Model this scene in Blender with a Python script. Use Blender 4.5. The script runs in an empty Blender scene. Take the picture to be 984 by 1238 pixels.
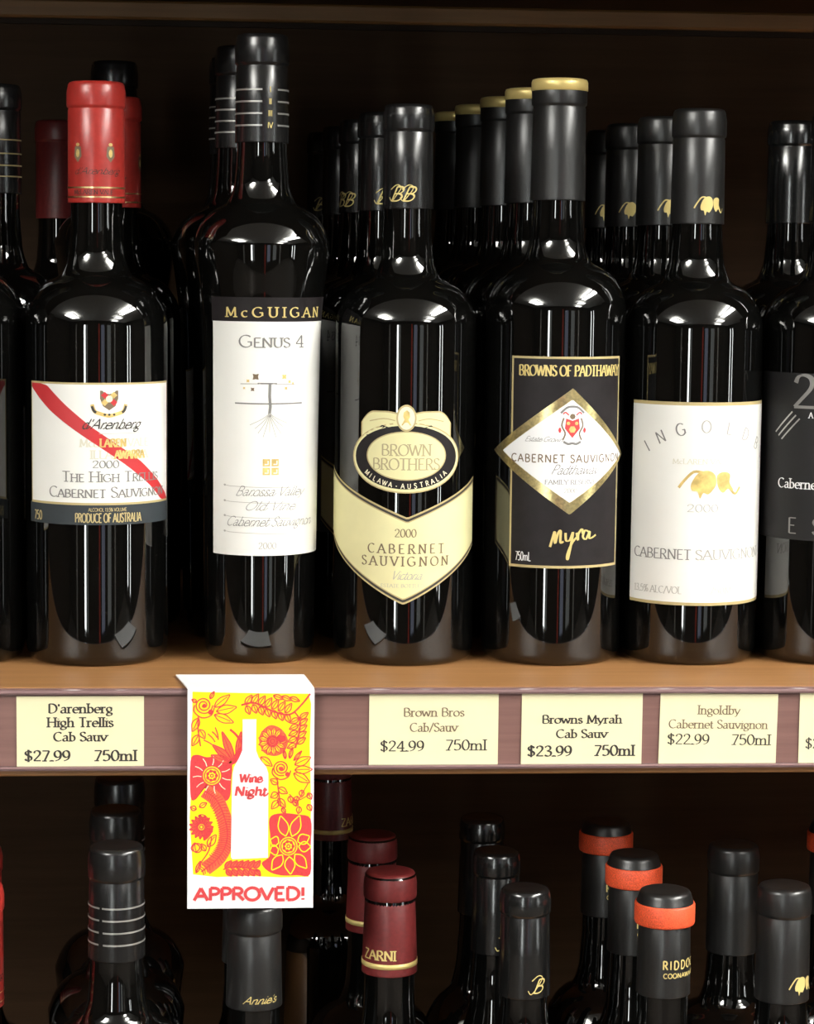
import bpy, math
from mathutils import Vector, Matrix

S = bpy.context.scene
COL = S.collection

# ------------------------------------------------------------------ camera, world, exposure
YAW, PITCH, ROLL, FPX = 0.0760, 0.1085, 0.0115, 2862.3
def camera_axes():
    cy, sy, cp, sp = math.cos(YAW), math.sin(YAW), math.cos(PITCH), math.sin(PITCH)
    fwd = Vector((sy * cp, cy * cp, -sp)); right = Vector((cy, -sy, 0)); up = right.cross(fwd)
    cr, sr = math.cos(ROLL), math.sin(ROLL)
    return right * cr + up * sr, up * cr - right * sr, fwd
cam = bpy.data.objects.new('camera', bpy.data.cameras.new('camera')); COL.objects.link(cam)
r_, u_, f_ = camera_axes()
m = Matrix((r_, u_, -f_)).transposed().to_4x4(); m.translation = Vector((-0.0511, -1.1695, 0.2163))
cam.matrix_world = m
cam.data.sensor_fit = 'VERTICAL'; cam.data.sensor_height = 36; cam.data.lens = FPX / 1238 * 36
cam.data.clip_start = 0.05
S.camera = cam
S.view_settings.view_transform = 'Standard'; S.view_settings.look = 'None'
S.view_settings.gamma = 1; S.view_settings.use_curve_mapping = False
S.view_settings.exposure = -0.18
S.cycles.use_denoising = True
S.cycles.max_bounces = 8; S.cycles.diffuse_bounces = 4; S.cycles.glossy_bounces = 5
S.cycles.sample_clamp_indirect = 6
w = bpy.data.worlds.new('world'); S.world = w; w.use_nodes = True
w.node_tree.nodes['Background'].inputs[0].default_value = (0.02, 0.02, 0.02, 1)
LAMP = 38.0        # radiance of the fluorescent diffusers
DAY = 24.0         # radiance of the daylit windows

# ------------------------------------------------------------------ materials
def mat(name, col, rough=0.5, metal=0.0, ior=1.5, spec=0.5, noise=None, bump=0):
    M = bpy.data.materials.new(name); M.use_nodes = True
    nt = M.node_tree; b = nt.nodes['Principled BSDF']
    b.inputs['Base Color'].default_value = (*col, 1); b.inputs['Roughness'].default_value = rough
    b.inputs['Metallic'].default_value = metal; b.inputs['IOR'].default_value = ior
    b.inputs['Specular IOR Level'].default_value = spec
    if noise:
        sc, amt = noise
        tc = nt.nodes.new('ShaderNodeTexCoord'); n = nt.nodes.new('ShaderNodeTexNoise')
        n.inputs['Scale'].default_value = sc; n.inputs['Detail'].default_value = 4
        nt.links.new(tc.outputs['Object'], n.inputs['Vector'])
        rp = nt.nodes.new('ShaderNodeValToRGB')
        rp.color_ramp.elements[0].position = 0.3; rp.color_ramp.elements[1].position = 0.7
        rp.color_ramp.elements[0].color = (*[c * (1 - amt) for c in col], 1)
        rp.color_ramp.elements[1].color = (*[min(1, c * (1 + amt)) for c in col], 1)
        nt.links.new(n.outputs['Fac'], rp.inputs['Fac']); nt.links.new(rp.outputs['Color'], b.inputs['Base Color'])
        if bump:
            bp = nt.nodes.new('ShaderNodeBump'); bp.inputs['Strength'].default_value = bump; bp.inputs['Distance'].default_value = 0.0005
            nt.links.new(n.outputs['Fac'], bp.inputs['Height']); nt.links.new(bp.outputs['Normal'], b.inputs['Normal'])
    return M
def wood(name, c1, c2, rough=0.45, scale=(1.5, 30, 30), spec=0.5):
    M = mat(name, c1, rough, spec=spec); nt = M.node_tree; b = nt.nodes['Principled BSDF']
    tc = nt.nodes.new('ShaderNodeTexCoord'); mp = nt.nodes.new('ShaderNodeMapping'); mp.inputs['Scale'].default_value = scale
    n = nt.nodes.new('ShaderNodeTexNoise'); n.inputs['Scale'].default_value = 5; n.inputs['Detail'].default_value = 8; n.inputs['Roughness'].default_value = 0.65
    rp = nt.nodes.new('ShaderNodeValToRGB'); rp.color_ramp.elements[0].position = 0.32; rp.color_ramp.elements[1].position = 0.68
    rp.color_ramp.elements[0].color = (*c1, 1); rp.color_ramp.elements[1].color = (*c2, 1)
    L = nt.links.new
    L(tc.outputs['Object'], mp.inputs['Vector']); L(mp.outputs['Vector'], n.inputs['Vector']); L(n.outputs['Fac'], rp.inputs['Fac']); L(rp.outputs['Color'], b.inputs['Base Color'])
    return M
def glow(name, col, s):
    M = bpy.data.materials.new(name); M.use_nodes = True; nt = M.node_tree
    nt.nodes.remove(nt.nodes['Principled BSDF'])
    e = nt.nodes.new('ShaderNodeEmission'); e.inputs[0].default_value = (*col, 1); e.inputs[1].default_value = s
    nt.links.new(e.outputs[0], nt.nodes['Material Output'].inputs[0])
    return M
GLASS = mat('dark_bottle_glass', (0.002, 0.002, 0.0018), 0.03, ior=1.68)
CAPB = mat('black_satin_foil', (0.008, 0.0078, 0.0078), 0.25, ior=1.56, noise=(900, 0.25))
CAPM = mat('charcoal_matt_foil', (0.0105, 0.0102, 0.0098), 0.34, ior=1.58, noise=(900, 0.2))
CAPG = mat('black_gloss_foil', (0.006, 0.006, 0.006), 0.2, ior=1.7)
CAPR = mat('red_foil', (0.34, 0.026, 0.02), 0.3, noise=(300, 0.12))
CAPW = mat('burgundy_foil', (0.13, 0.016, 0.016), 0.4, noise=(500, 0.18))
ORANGE = mat('orange_red_band', (0.75, 0.09, 0.03), 0.5, noise=(1500, 0.35))
GOLD = mat('gold_foil', (0.86, 0.69, 0.33), 0.3, metal=1.0, noise=(700, 0.2))
GOLDP = mat('gold_ink', (0.72, 0.57, 0.21), 0.4, metal=0.15)
TAN = mat('tan_gold_ink', (0.48, 0.385, 0.18), 0.45)
SILVER = mat('silver_ink', (0.45, 0.44, 0.42), 0.35, metal=0.6)
GOLDTOP = mat('gold_capsule_top', (0.90, 0.70, 0.26), 0.34, metal=0.35)
WHITE = mat('white_label_paper', (0.86, 0.855, 0.81), 0.55, noise=(60, 0.015))
TAUPE = mat('taupe_ink', (0.40, 0.34, 0.19), 0.5)
BRIGHT = mat('bright_white_paper', (0.90, 0.90, 0.90), 0.6, noise=(40, 0.01))
CREAM = mat('cream_label_paper', (0.76, 0.715, 0.39), 0.55, noise=(80, 0.03))
PALE = mat('pale_cream_ink', (0.86, 0.80, 0.58), 0.5)
TICKET = mat('ticket_paper', (0.80, 0.745, 0.48), 0.6, noise=(60, 0.02))
SLATE = mat('slate_label_paper', (0.030, 0.037, 0.042), 0.55, spec=.25)
BLACKP = mat('black_label_paper', (0.013, 0.0105, 0.0115), 0.5, spec=.22, noise=(200, 0.15))
DKLAB = mat('charcoal_label_paper', (0.012, 0.0115, 0.012), 0.5, spec=.22)
INK = mat('black_ink', (0.03, 0.025, 0.02), 0.6)
BROWNINK = mat('brown_ink', (0.17, 0.12, 0.07), 0.6)
GREYINK = mat('grey_ink', (0.20, 0.195, 0.185), 0.6)
FAINT = mat('faint_grey_ink', (0.44, 0.43, 0.39), 0.6)
GHOST = mat('ghost_cream_ink', (0.68, 0.66, 0.54), 0.6)
OCHRE = mat('ochre_ink', (0.66, 0.48, 0.16), 0.5, noise=(200, 0.3))
REDINK = mat('red_ribbon_ink', (0.50, 0.025, 0.03), 0.5)
REDART = mat('red_print', (0.66, 0.04, 0.048), 0.6, noise=(900, 0.12))
SALMON = mat('salmon_print', (0.78, 0.13, 0.05), 0.6, noise=(1200, 0.25))
CORAL = mat('coral_print', (0.62, 0.05, 0.055), 0.6)
YELLOW = mat('yellow_print', (0.95, 0.83, 0.0), 0.6)
BOARD = wood('orange_brown_wood', (0.28, 0.128, 0.043), (0.37, 0.182, 0.068), 0.42)
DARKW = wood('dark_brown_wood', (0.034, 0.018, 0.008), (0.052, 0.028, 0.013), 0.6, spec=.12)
BATTEN = wood('brown_batten_wood', (0.17, 0.085, 0.026), (0.23, 0.12, 0.04), 0.5)
RAIL = wood('mauve_brown_plastic', (0.165, 0.085, 0.074), (0.21, 0.112, 0.098), 0.3, (2, 60, 60))
LIP = mat('mauve_plastic_lip', (0.20, 0.125, 0.125), 0.14)
DEEPW = wood('deep_brown_wall', (0.020, 0.014, 0.010), (0.03, 0.02, 0.014), 0.6, spec=.12)
CEIL = mat('white_ceiling', (0.80, 0.80, 0.77), 0.9, noise=(3, 0.03))
CARPET = mat('brown_carpet', (0.07, 0.055, 0.045), 0.95, noise=(40, 0.2))
REDWALL = mat('red_panel', (0.75, 0.08, 0.05), 0.6, noise=(2, 0.1))
BLUEWALL = mat('pale_blue_panel', (0.42, 0.46, 0.60), 0.6, noise=(2, 0.1))
GREYWALL = mat('pale_grey_panel', (0.5, 0.49, 0.47), 0.6, noise=(2, 0.1))
FARTUBE = glow('distant_fluorescent_diffuser', (1, 0.985, 0.93), LAMP * .8)
MIDTUBE = glow('left_fluorescent_diffuser', (1, 0.985, 0.93), LAMP * 1.15)
TUBE = glow('fluorescent_diffuser', (1, 0.985, 0.93), LAMP * 2.6)
DAYL = glow('daylit_pane', (0.95, 1, 0.98), DAY)
DIMB = glow('glowing_blue_panel', (0.72, 0.78, 1.0), 1.1)
DIMG = glow('glowing_grey_panel', (0.95, 1.0, 0.95), 0.9)
STEEL = mat('white_enamel', (0.7, 0.7, 0.68), 0.4)

# ------------------------------------------------------------------ mesh collector
class MB:
    def __init__(self): self.v = []; self.f = []; self.mi = []; self.mats = []; self.sm = []
    def idx(self, M):
        if M not in self.mats: self.mats.append(M)
        return self.mats.index(M)
    def add(self, vs, fs, M, smooth=False):
        o = len(self.v); self.v += [tuple(p) for p in vs]
        for f in fs:
            self.f.append([o + i for i in f]); self.mi.append(self.idx(M)); self.sm.append(smooth)
    def box(self, a, b, M):
        (x0, y0, z0), (x1, y1, z1) = a, b
        vs = [(x, y, z) for x in (x0, x1) for y in (y0, y1) for z in (z0, z1)]
        self.add(vs, [(0, 1, 3, 2), (4, 6, 7, 5), (0, 4, 5, 1), (2, 3, 7, 6), (0, 2, 6, 4), (1, 5, 7, 3)], M)
    def bevel_box(self, a, b, c, M):
        """box with chamfered long (x) edges"""
        (x0, y0, z0), (x1, y1, z1) = a, b
        pr = [(y0 + c, z0), (y1 - c, z0), (y1, z0 + c), (y1, z1 - c), (y1 - c, z1), (y0 + c, z1), (y0, z1 - c), (y0, z0 + c)]
        self.prism(pr, x0, x1, M)
    def prism(self, pr, x0, x1, M):
        n = len(pr); vs = [(x0, *p) for p in pr] + [(x1, *p) for p in pr]
        fs = [(i, i + n, (i + 1) % n + n, (i + 1) % n) for i in range(n)] + [tuple(range(n)), tuple(range(2 * n - 1, n - 1, -1))]
        self.add(vs, fs, M)
    def lathe(self, prof, M, seg=64):
        n = len(prof); vs = []
        for k in range(seg):
            a = 2 * math.pi * k / seg
            vs += [(r * math.cos(a), r * math.sin(a), z) for r, z in prof]
        fs = []
        for k in range(seg):
            k2 = (k + 1) % seg
            for i in range(n - 1): fs.append((k * n + i, k2 * n + i, k2 * n + i + 1, k * n + i + 1))
        self.add(vs, fs, M, True)
    def build(self, name, parent=None):
        me = bpy.data.meshes.new(name); me.from_pydata(self.v, [], self.f)
        for M in self.mats: me.materials.append(M)
        me.polygons.foreach_set('material_index', self.mi); me.polygons.foreach_set('use_smooth', self.sm)
        me.update()
        o = bpy.data.objects.new(name, me); COL.objects.link(o)
        if parent: o.parent = parent
        return o

def crom(pts, n=6, closed=False):
    P = [Vector(p) for p in pts]; N = len(P); out = []
    for i in range(N if closed else N - 1):
        g = (lambda j: P[j % N]) if closed else (lambda j: P[max(0, min(N - 1, j))])
        a, b, c, d = g(i - 1), g(i), g(i + 1), g(i + 2)
        for k in range(n):
            t = k / n
            out.append(0.5 * ((2 * b) + (c - a) * t + (2 * a - 5 * b + 4 * c - d) * t * t + (3 * b - a - 3 * c + d) * t ** 3))
    if not closed: out.append(P[-1])
    return [(p[0], p[1]) for p in out]

# ------------------------------------------------------------------ flat print on a surface: coordinates in millimetres (across, up)
class Art(MB):
    """surf(u, z, eps) -> point; u across and z up, both mm; eps the height of the ink above the surface, mm"""
    def __init__(self, surf): super().__init__(); self.surf = surf
    def fill(self, u0, u1, lo, hi, M, eps, nu=40, nz=1):
        lo = lo if callable(lo) else (lambda u, c=lo: c); hi = hi if callable(hi) else (lambda u, c=hi: c)
        vs = []
        for i in range(nu + 1):
            u = u0 + (u1 - u0) * i / nu; a, b = lo(u), hi(u)
            if b < a: b = a
            vs += [self.surf(u, a + (b - a) * j / nz, eps) for j in range(nz + 1)]
        k = nz + 1
        self.add(vs, [(i * k + j, (i + 1) * k + j, (i + 1) * k + j + 1, i * k + j + 1) for i in range(nu) for j in range(nz)], M, True)
    def blob(self, pts, M, eps):
        """star-shaped filled outline"""
        n = len(pts); c = (sum(p[0] for p in pts) / n, sum(p[1] for p in pts) / n)
        big = max(math.dist(p, c) for p in pts); K = max(2, int(big / 2.2))
        vs = [self.surf(c[0], c[1], eps)]
        for j in range(1, K + 1): vs += [self.surf(c[0] + (p[0] - c[0]) * j / K, c[1] + (p[1] - c[1]) * j / K, eps) for p in pts]
        fs = [(0, 1 + i, 1 + (i + 1) % n) for i in range(n)]
        for j in range(K - 1): fs += [(1 + j * n + i, 1 + j * n + n + i, 1 + j * n + n + (i + 1) % n, 1 + j * n + (i + 1) % n) for i in range(n)]
        self.add(vs, fs, M, True)
    def oval(self, cx, cz, rx, rz, M, eps, n=32):
        self.blob([(cx + rx * math.cos(2 * math.pi * i / n), cz + rz * math.sin(2 * math.pi * i / n)) for i in range(n)], M, eps)
    def stroke(self, pts, w, M, eps, closed=False):
        """ribbon along pts; w a width or a function of the direction angle"""
        if closed: pts = list(pts) + [pts[0], pts[1]]
        self.n = getattr(self, 'n', 0) + 1; eps += .004 * (self.n % 9)      # overlapping pen strokes lie one on another
        Q = [pts[0]]
        for p in pts[1:]:
            a = Q[-1]; n = max(1, int(math.dist(a, p) / 2.5))
            Q += [(a[0] + (p[0] - a[0]) * k / n, a[1] + (p[1] - a[1]) * k / n) for k in range(1, n + 1)]
        vs = []
        for i, p in enumerate(Q):
            a = Q[max(0, i - 1)]; b = Q[min(len(Q) - 1, i + 1)]
            d = (b[0] - a[0], b[1] - a[1]); L = math.hypot(*d) or 1; d = (d[0] / L, d[1] / L)
            h = (w(d) if callable(w) else w) / 2
            vs += [self.surf(p[0] - d[1] * h, p[1] + d[0] * h, eps), self.surf(p[0] + d[1] * h, p[1] - d[0] * h, eps)]
        self.add(vs, [(2 * i, 2 * i + 1, 2 * i + 3, 2 * i + 2) for i in range(len(Q) - 1)], M, False)
    def frame(self, u0, z0, u1, z1, w, M, eps):
        for a, b in (((u0, z0), (u1, z0)), ((u1, z0), (u1, z1)), ((u1, z1), (u0, z1)), ((u0, z1), (u0, z0))): self.stroke([a, b], w, M, eps)

# a hand-made pen alphabet: width | strokes (L straight, S smooth, O arc cx,cy,rx,ry,from,to); capitals 1 high, small letters .62
FONT = {}
for ln in '''A;.74;L .02,0 .37,1|L .37,1 .72,0|L .15,.36 .59,.36
B;.66;L .12,0 .12,1|L .12,1 .32,1|O .32,.76,.22,.24,90,-90|L .12,.52 .34,.52|O .34,.26,.27,.26,90,-90|L .12,0 .34,0
C;.72;O .41,.5,.37,.5,48,312
D;.76;L .12,0 .12,1|L .12,1 .3,1|O .3,.5,.4,.5,90,-90|L .12,0 .3,0
E;.6;L .12,0 .12,1|L .12,1 .54,1|L .12,.52 .45,.52|L .12,0 .56,0
F;.56;L .12,0 .12,1|L .12,1 .54,1|L .12,.52 .45,.52
G;.8;O .41,.5,.37,.5,48,318|L .7,.45 .7,.12|L .5,.45 .74,.45
H;.78;L .12,0 .12,1|L .66,0 .66,1|L .12,.52 .66,.52
I;.26;L .13,0 .13,1
J;.4;S .28,1 .28,.4 .26,.1 .14,0 .03,.1
K;.7;L .12,0 .12,1|L .62,1 .14,.45|L .28,.6 .66,0
L;.58;L .12,0 .12,1|L .12,0 .54,0
M;.92;L .12,0 .15,1|L .15,1 .46,.1|L .46,.1 .77,1|L .77,1 .8,0
N;.8;L .12,0 .12,1|L .12,1 .67,0|L .67,0 .67,1
O;.82;O .41,.5,.37,.5,0,360
P;.6;L .12,0 .12,1|L .12,1 .32,1|O .32,.74,.24,.26,90,-90|L .12,.48 .32,.48
R;.68;L .12,0 .12,1|L .12,1 .32,1|O .32,.75,.23,.25,90,-90|L .12,.5 .32,.5|L .32,.5 .64,0
S;.56;S .48,.83 .4,.96 .27,1 .13,.94 .08,.77 .17,.6 .37,.47 .5,.32 .47,.12 .31,0 .15,.03 .06,.18
T;.64;L .32,0 .32,1|L .03,1 .61,1
U;.74;S .12,1 .12,.65 .12,.3 .2,.07 .37,0 .54,.07 .62,.3 .62,.65 .62,1
V;.7;L .02,1 .35,0|L .35,0 .68,1
W;1;L .02,1 .28,0|L .28,0 .5,.95|L .5,.95 .72,0|L .72,0 .98,1
X;.7;L .04,1 .66,0|L .64,1 .04,0
Y;.68;L .02,1 .34,.48|L .66,1 .34,.48|L .34,.48 .34,0
a;.54;S .1,.5 .2,.61 .33,.6 .4,.48 .4,.2 .41,.04 .5,.03|S .4,.36 .2,.32 .08,.2 .1,.06 .22,0 .34,.06 .4,.18
b;.58;L .12,0 .12,1|O .29,.31,.2,.31,150,-150
c;.5;O .3,.31,.23,.31,50,312
d;.58;L .46,0 .46,1|O .29,.31,.21,.31,30,330
e;.52;O .28,.31,.22,.31,0,310|L .07,.34 .5,.34
f;.36;S .15,0 .15,.4 .15,.75 .2,.95 .3,1 .38,.93|L .02,.62 .32,.62
g;.54;O .26,.38,.19,.24,0,360|S .42,.58 .5,.62|S .2,.15 .12,.06 .3,.01 .46,-.06 .44,-.22 .26,-.3 .08,-.24 .08,-.1 .2,-.02
h;.62;L .12,0 .12,1|S .12,.42 .22,.58 .36,.62 .46,.54 .48,.35 .48,0
i;.26;L .13,0 .13,.62|L .13,.84 .13,.9
j;.26;S .14,.62 .14,.1 .1,-.2 -.04,-.28|L .14,.84 .14,.9
k;.56;L .12,0 .12,1|L .46,.62 .14,.26|L .24,.36 .52,0
l;.26;L .13,0 .13,1
m;.92;L .12,0 .12,.62|S .12,.42 .2,.57 .32,.62 .42,.54 .44,.35 .44,0|S .44,.42 .54,.57 .66,.62 .75,.54 .78,.35 .78,0
n;.62;L .12,0 .12,.62|S .12,.42 .22,.58 .36,.62 .46,.54 .48,.35 .48,0
o;.58;O .29,.31,.24,.31,0,360
p;.58;L .12,-.3 .12,.62|O .29,.31,.2,.31,150,-150
r;.42;L .12,0 .12,.62|S .12,.42 .2,.56 .3,.62 .39,.56
s;.44;S .36,.5 .28,.6 .18,.62 .09,.53 .12,.4 .28,.29 .37,.17 .31,.03 .18,0 .07,.12
t;.36;S .15,.85 .15,.4 .16,.08 .25,0 .35,.08|L .02,.62 .33,.62
u;.62;S .12,.62 .12,.25 .18,.04 .3,0 .42,.08 .48,.22|L .48,.62 .48,0
v;.56;L .03,.62 .28,0|L .28,0 .53,.62
w;.8;L .03,.62 .22,0|L .22,0 .4,.58|L .4,.58 .58,0|L .58,0 .77,.62
y;.56;L .03,.62 .28,.02|S .53,.62 .28,.02 .18,-.22 .04,-.26
Z;.62;L .06,1 .56,1|L .56,1 .05,0|L .05,0 .58,0
0;.58;O .29,.5,.23,.5,0,360
1;.4;L .22,0 .22,1|L .22,1 .08,.85
2;.58;S .08,.76 .14,.94 .28,1 .43,.93 .48,.76 .42,.56 .25,.3 .06,.03|L .05,.03 .53,.03
3;.58;S .08,.84 .18,.98 .34,.99 .45,.86 .42,.64 .24,.53 .44,.45 .51,.27 .43,.06 .24,0 .06,.1
4;.6;L .43,0 .43,1|L .43,1 .04,.3|L .04,.3 .57,.3
5;.58;L .13,1 .48,1|L .14,1 .1,.54|S .1,.54 .28,.63 .45,.53 .5,.3 .42,.08 .24,0 .06,.08
7;.56;L .06,.98 .52,.98|L .52,.98 .2,0
8;.58;O .29,.75,.18,.25,0,360|O .29,.26,.23,.26,0,360
9;.58;O .28,.67,.21,.32,0,360|S .49,.74 .49,.45 .38,.15 .12,0
$;.6;S .5,.8 .42,.92 .29,.95 .15,.9 .1,.74 .19,.6 .39,.46 .5,.32 .47,.13 .31,.05 .15,.08 .08,.2|L .3,-.1 .3,1.1
.;.24;L .12,0 .12,.09
';.22;L .12,.98 .1,.72
!;.3;L .15,1 .15,.3|L .15,0 .15,.12
/;.44;L .02,-.1 .42,1.05
%;.8;O .2,.75,.15,.24,0,360|O .6,.25,.15,.24,0,360|L .6,1 .2,0
-;.36;L .05,.38 .31,.38'''.split('\n'):
    k, wd, st = ln.split(';'); FONT[k] = (float(wd), st)
def glyph(ch):
    wd, st = FONT[ch]; out = []
    for s in st.split('|'):
        kind, rest = s.split(' ', 1)
        if kind == 'O':
            cx, cy, rx, ry, a, b = map(float, rest.split(','))
            n = max(8, int(abs(b - a) / 18))
            out.append(('O', [(cx + rx * math.cos(math.radians(a + (b - a) * i / n)), cy + ry * math.sin(math.radians(a + (b - a) * i / n))) for i in range(n + 1)]))
        else:
            P = [tuple(map(float, q.split(','))) for q in rest.split()]
            out.append((kind, P if kind == 'L' else crom(P, 3)))
    return wd, out
def text(art, s, u, z, h, M, eps=0.5, style='serif', width=None, weight=0.13, align='c', track=0.0, shear=0.0, arc=None, sx=1.0, smallcaps=0):
    """set a line of print: u the centre (or left edge), z the baseline, h the capital height, mm; width squeezes it to fit; arc = (centre u, centre z, radius)"""
    items = []; x = 0
    for ch in s:
        k = 1.0
        if ch == ' ': x += (0.32 + track) * sx; continue
        if smallcaps and ch.islower(): ch = ch.upper(); k = smallcaps
        wd, st = glyph(ch); items.append((ch, x, k, st, wd)); x += (wd * k + track) * sx
    x -= track * sx
    if width: sx2 = width / (x * h)
    else: sx2 = 1.0
    tot = x * h * sx2; u0 = u - tot / 2 if align == 'c' else u
    th = weight * h * (1.3 if style == 'serif' else 1.15 if style == 'script' else 1)
    na = math.radians(18 if style == 'serif' else 35)
    nib = (math.cos(na), math.sin(na))
    if style == 'sans': wf = th
    else:
        lo = 0.38 if style == 'serif' else 0.45
        wf = lambda d: th * (lo + (1 - lo) * abs(d[0] * nib[1] - d[1] * nib[0]) ** 1.2)
    for ch, x0, k, st, wd in items:
        def tr(p):
            a = (x0 + (p[0] * k + shear * p[1] * k) * sx) * h * sx2; b = p[1] * k * h
            if arc:
                ca, cz, R = arc; ang = (u0 + a - u) / R
                rr = abs(R) + (b if R > 0 else -b)
                return (ca + rr * math.sin(ang) * (1 if R > 0 else -1), cz + rr * math.cos(ang)) if R > 0 else (ca + rr * math.sin(-ang), cz - rr * math.cos(ang))
            return (u0 + a, z + b)
        ends = []
        for kind, P in st: ends += [P[0], P[-1]]
        for kind, P in st:
            art.stroke([tr(p) for p in P], wf, M, eps)
            if style == 'serif' and kind in 'LS':
                for e, q in ((P[0], P[1]), (P[-1], P[-2])):
                    if min(abs(e[1] - y) for y in (0, 1, .62, -.3)) > .01: continue
                    if abs(e[1] - q[1]) < 0.6 * abs(e[0] - q[0]): continue
                    if kind == 'S' and (ch not in 'Uhnmu' or abs(e[0] - q[0]) > .02): continue
                    if sum(1 for g in ends if abs(g[0] - e[0]) < .04 and abs(g[1] - e[1]) < .04) > 1: continue
                    art.stroke([tr((e[0] - .16, e[1])), tr((e[0] + .16, e[1]))], th * .5, M, eps)
        if style == 'script' and ch.islower() and ch not in 'gy':
            art.stroke([tr(p) for p in crom([(wd - .14, .04), (wd - .02, .03), (wd + .12, .3)], 3)], th * .5, M, eps)

# ------------------------------------------------------------------ tagging and copies
def tag(o, label=None, cat=None, group=None, kind=None):
    for k, val in (('label', label), ('category', cat), ('group', group), ('kind', kind)):
        if val: o[k] = val
    return o
def empty(name, loc, rz=0):
    o = bpy.data.objects.new(name, None); COL.objects.link(o); o.location = loc; o.rotation_euler = (0, 0, rz); o.empty_display_size = 0.02
    return o
def copy_tree(o, parent=None):
    c = o.copy(); COL.objects.link(c)
    if parent: c.parent = parent
    for ch in list(o.children): copy_tree(ch, c)
    return c

# ------------------------------------------------------------------ the shop
FL, CE = -1.25, 1.62
X0, X1, Y0, Y1 = -4.6, 5.6, -5.2, 0.60
def struct(name, mb):
    return tag(mb.build(name), kind='structure')
b = MB(); b.box((X0, Y0, FL - .1), (X1, Y1, FL), CARPET); struct('floor', b)
b = MB(); b.box((X0, Y0, CE), (X1, Y1, CE + .1), CEIL); struct('ceiling', b)
b = MB(); b.box((X0, Y1, FL), (X1, Y1 + .1, CE), DEEPW); struct('wall_back', b)
b = MB(); b.box((X0, Y0 - .1, FL), (X1, Y0, CE), DEEPW); struct('wall_front', b)
b = MB(); b.box((X0 - .1, Y0, FL), (X0, Y1, CE), DEEPW); struct('wall_left', b)
b = MB(); b.box((X1, Y0, FL), (X1 + .1, Y1, CE), DEEPW); struct('wall_right', b)
def window_on_front(n, x0, x1, z0, z1):
    f = MB()
    for a, c in (((x0 - .05, z0 - .05), (x0, z1 + .05)), ((x1, z0 - .05), (x1 + .05, z1 + .05)), ((x0, z0 - .05), (x1, z0)), ((x0, z1), (x1, z1 + .05))):
        f.box((a[0], Y0, a[1]), (c[0], Y0 + .05, c[1]), DEEPW)
    o = struct('window_%d' % n, f)
    p = MB(); p.box((x0, Y0 + .005, z0), (x1, Y0 + .02, z1), DAYL); p.build('pane', o)
def window_on_right(n, y0, y1, z0, z1):
    f = MB()
    for a, c in (((y0 - .05, z0 - .05), (y0, z1 + .05)), ((y1, z0 - .05), (y1 + .05, z1 + .05)), ((y0, z0 - .05), (y1, z0)), ((y0, z1), (y1, z1 + .05))):
        f.box((X1 - .05, a[0], a[1]), (X1, c[0], c[1]), DEEPW)
    o = struct('window_%d' % n, f)
    p = MB(); p.box((X1 - .02, y0, z0), (X1 - .005, y1, z1), DAYL); p.build('pane', o)
window_on_front(1, -1.76, -1.50, -1.1, 1.0)
window_on_right(2, -4.28, -4.12, -1.1, 1.0)
window_on_right(3, -3.62, -3.50, -1.1, 1.0)
def glow_panel(n, x0, x1, M):  # pale wall panels given an added glow to brighten their streaks in the bottles
    p = MB(); p.box((x0, Y0 + .005, -1.1), (x1, Y0 + .02, 1.0), M); struct('window_%d' % n, p)
glow_panel(4, .80, 1.30, DIMB); glow_panel(5, 1.75, 2.35, DIMG); glow_panel(6, -1.40, -1.2, DIMG)
for n, (x0, x1, M) in enumerate([(0.40, 0.58, REDWALL), (3.0, 3.2, GREYWALL), (-3.2, -3.0, GREYWALL)], 1):
    b = MB(); b.box((x0, Y0, FL), (x1, Y0 + .08, 1.15), M); struct('trim_%d' % n, b)
def ceiling_light(x, y, lx, ly, label, TUBE=TUBE, hood=False):
    t = tag(empty('ceiling_light', (x, y, CE - .22)), label, 'ceiling light', 'fluorescent ceiling lights')
    d = MB(); d.bevel_box((-lx / 2, -ly / 2, 0), (lx / 2, ly / 2, .05), .015, TUBE); d.build('diffuser', t)
    if hood:
        h = MB(); h.box((-lx / 2 - .01, -ly / 2 - .01, .0505), (lx / 2 + .01, ly / 2 + .01, .075), STEEL); h.build('hood', t)
    for sx in (-1, 1):
        e = MB(); e.box((sx * lx / 2 - .012, -ly / 2 - .01, -.008), (sx * lx / 2 + .012, ly / 2 + .01, .058), STEEL); e.build('end_cap', t)
        r = MB(); r.box((sx * lx * .35 - .006, -.006, .05), (sx * lx * .35 + .006, .006, .22), STEEL); r.build('hanger', t)
LIGHTS = [(-2.1, -2.5, .95, 1.4, 'fluorescent ceiling light left of the aisle'), (2.1, -2.7, .9, .55, 'short fluorescent ceiling light right of the aisle'),
          (2.5, -4.1, 1.0, .5, 'short fluorescent ceiling light far right by the windows'), (1.75, -1.05, .4, 1.5, 'long fluorescent ceiling light nearest the wine shelf')]
for a, M in zip(LIGHTS, (MIDTUBE, FARTUBE, FARTUBE, TUBE)): ceiling_light(*a, M)

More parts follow.
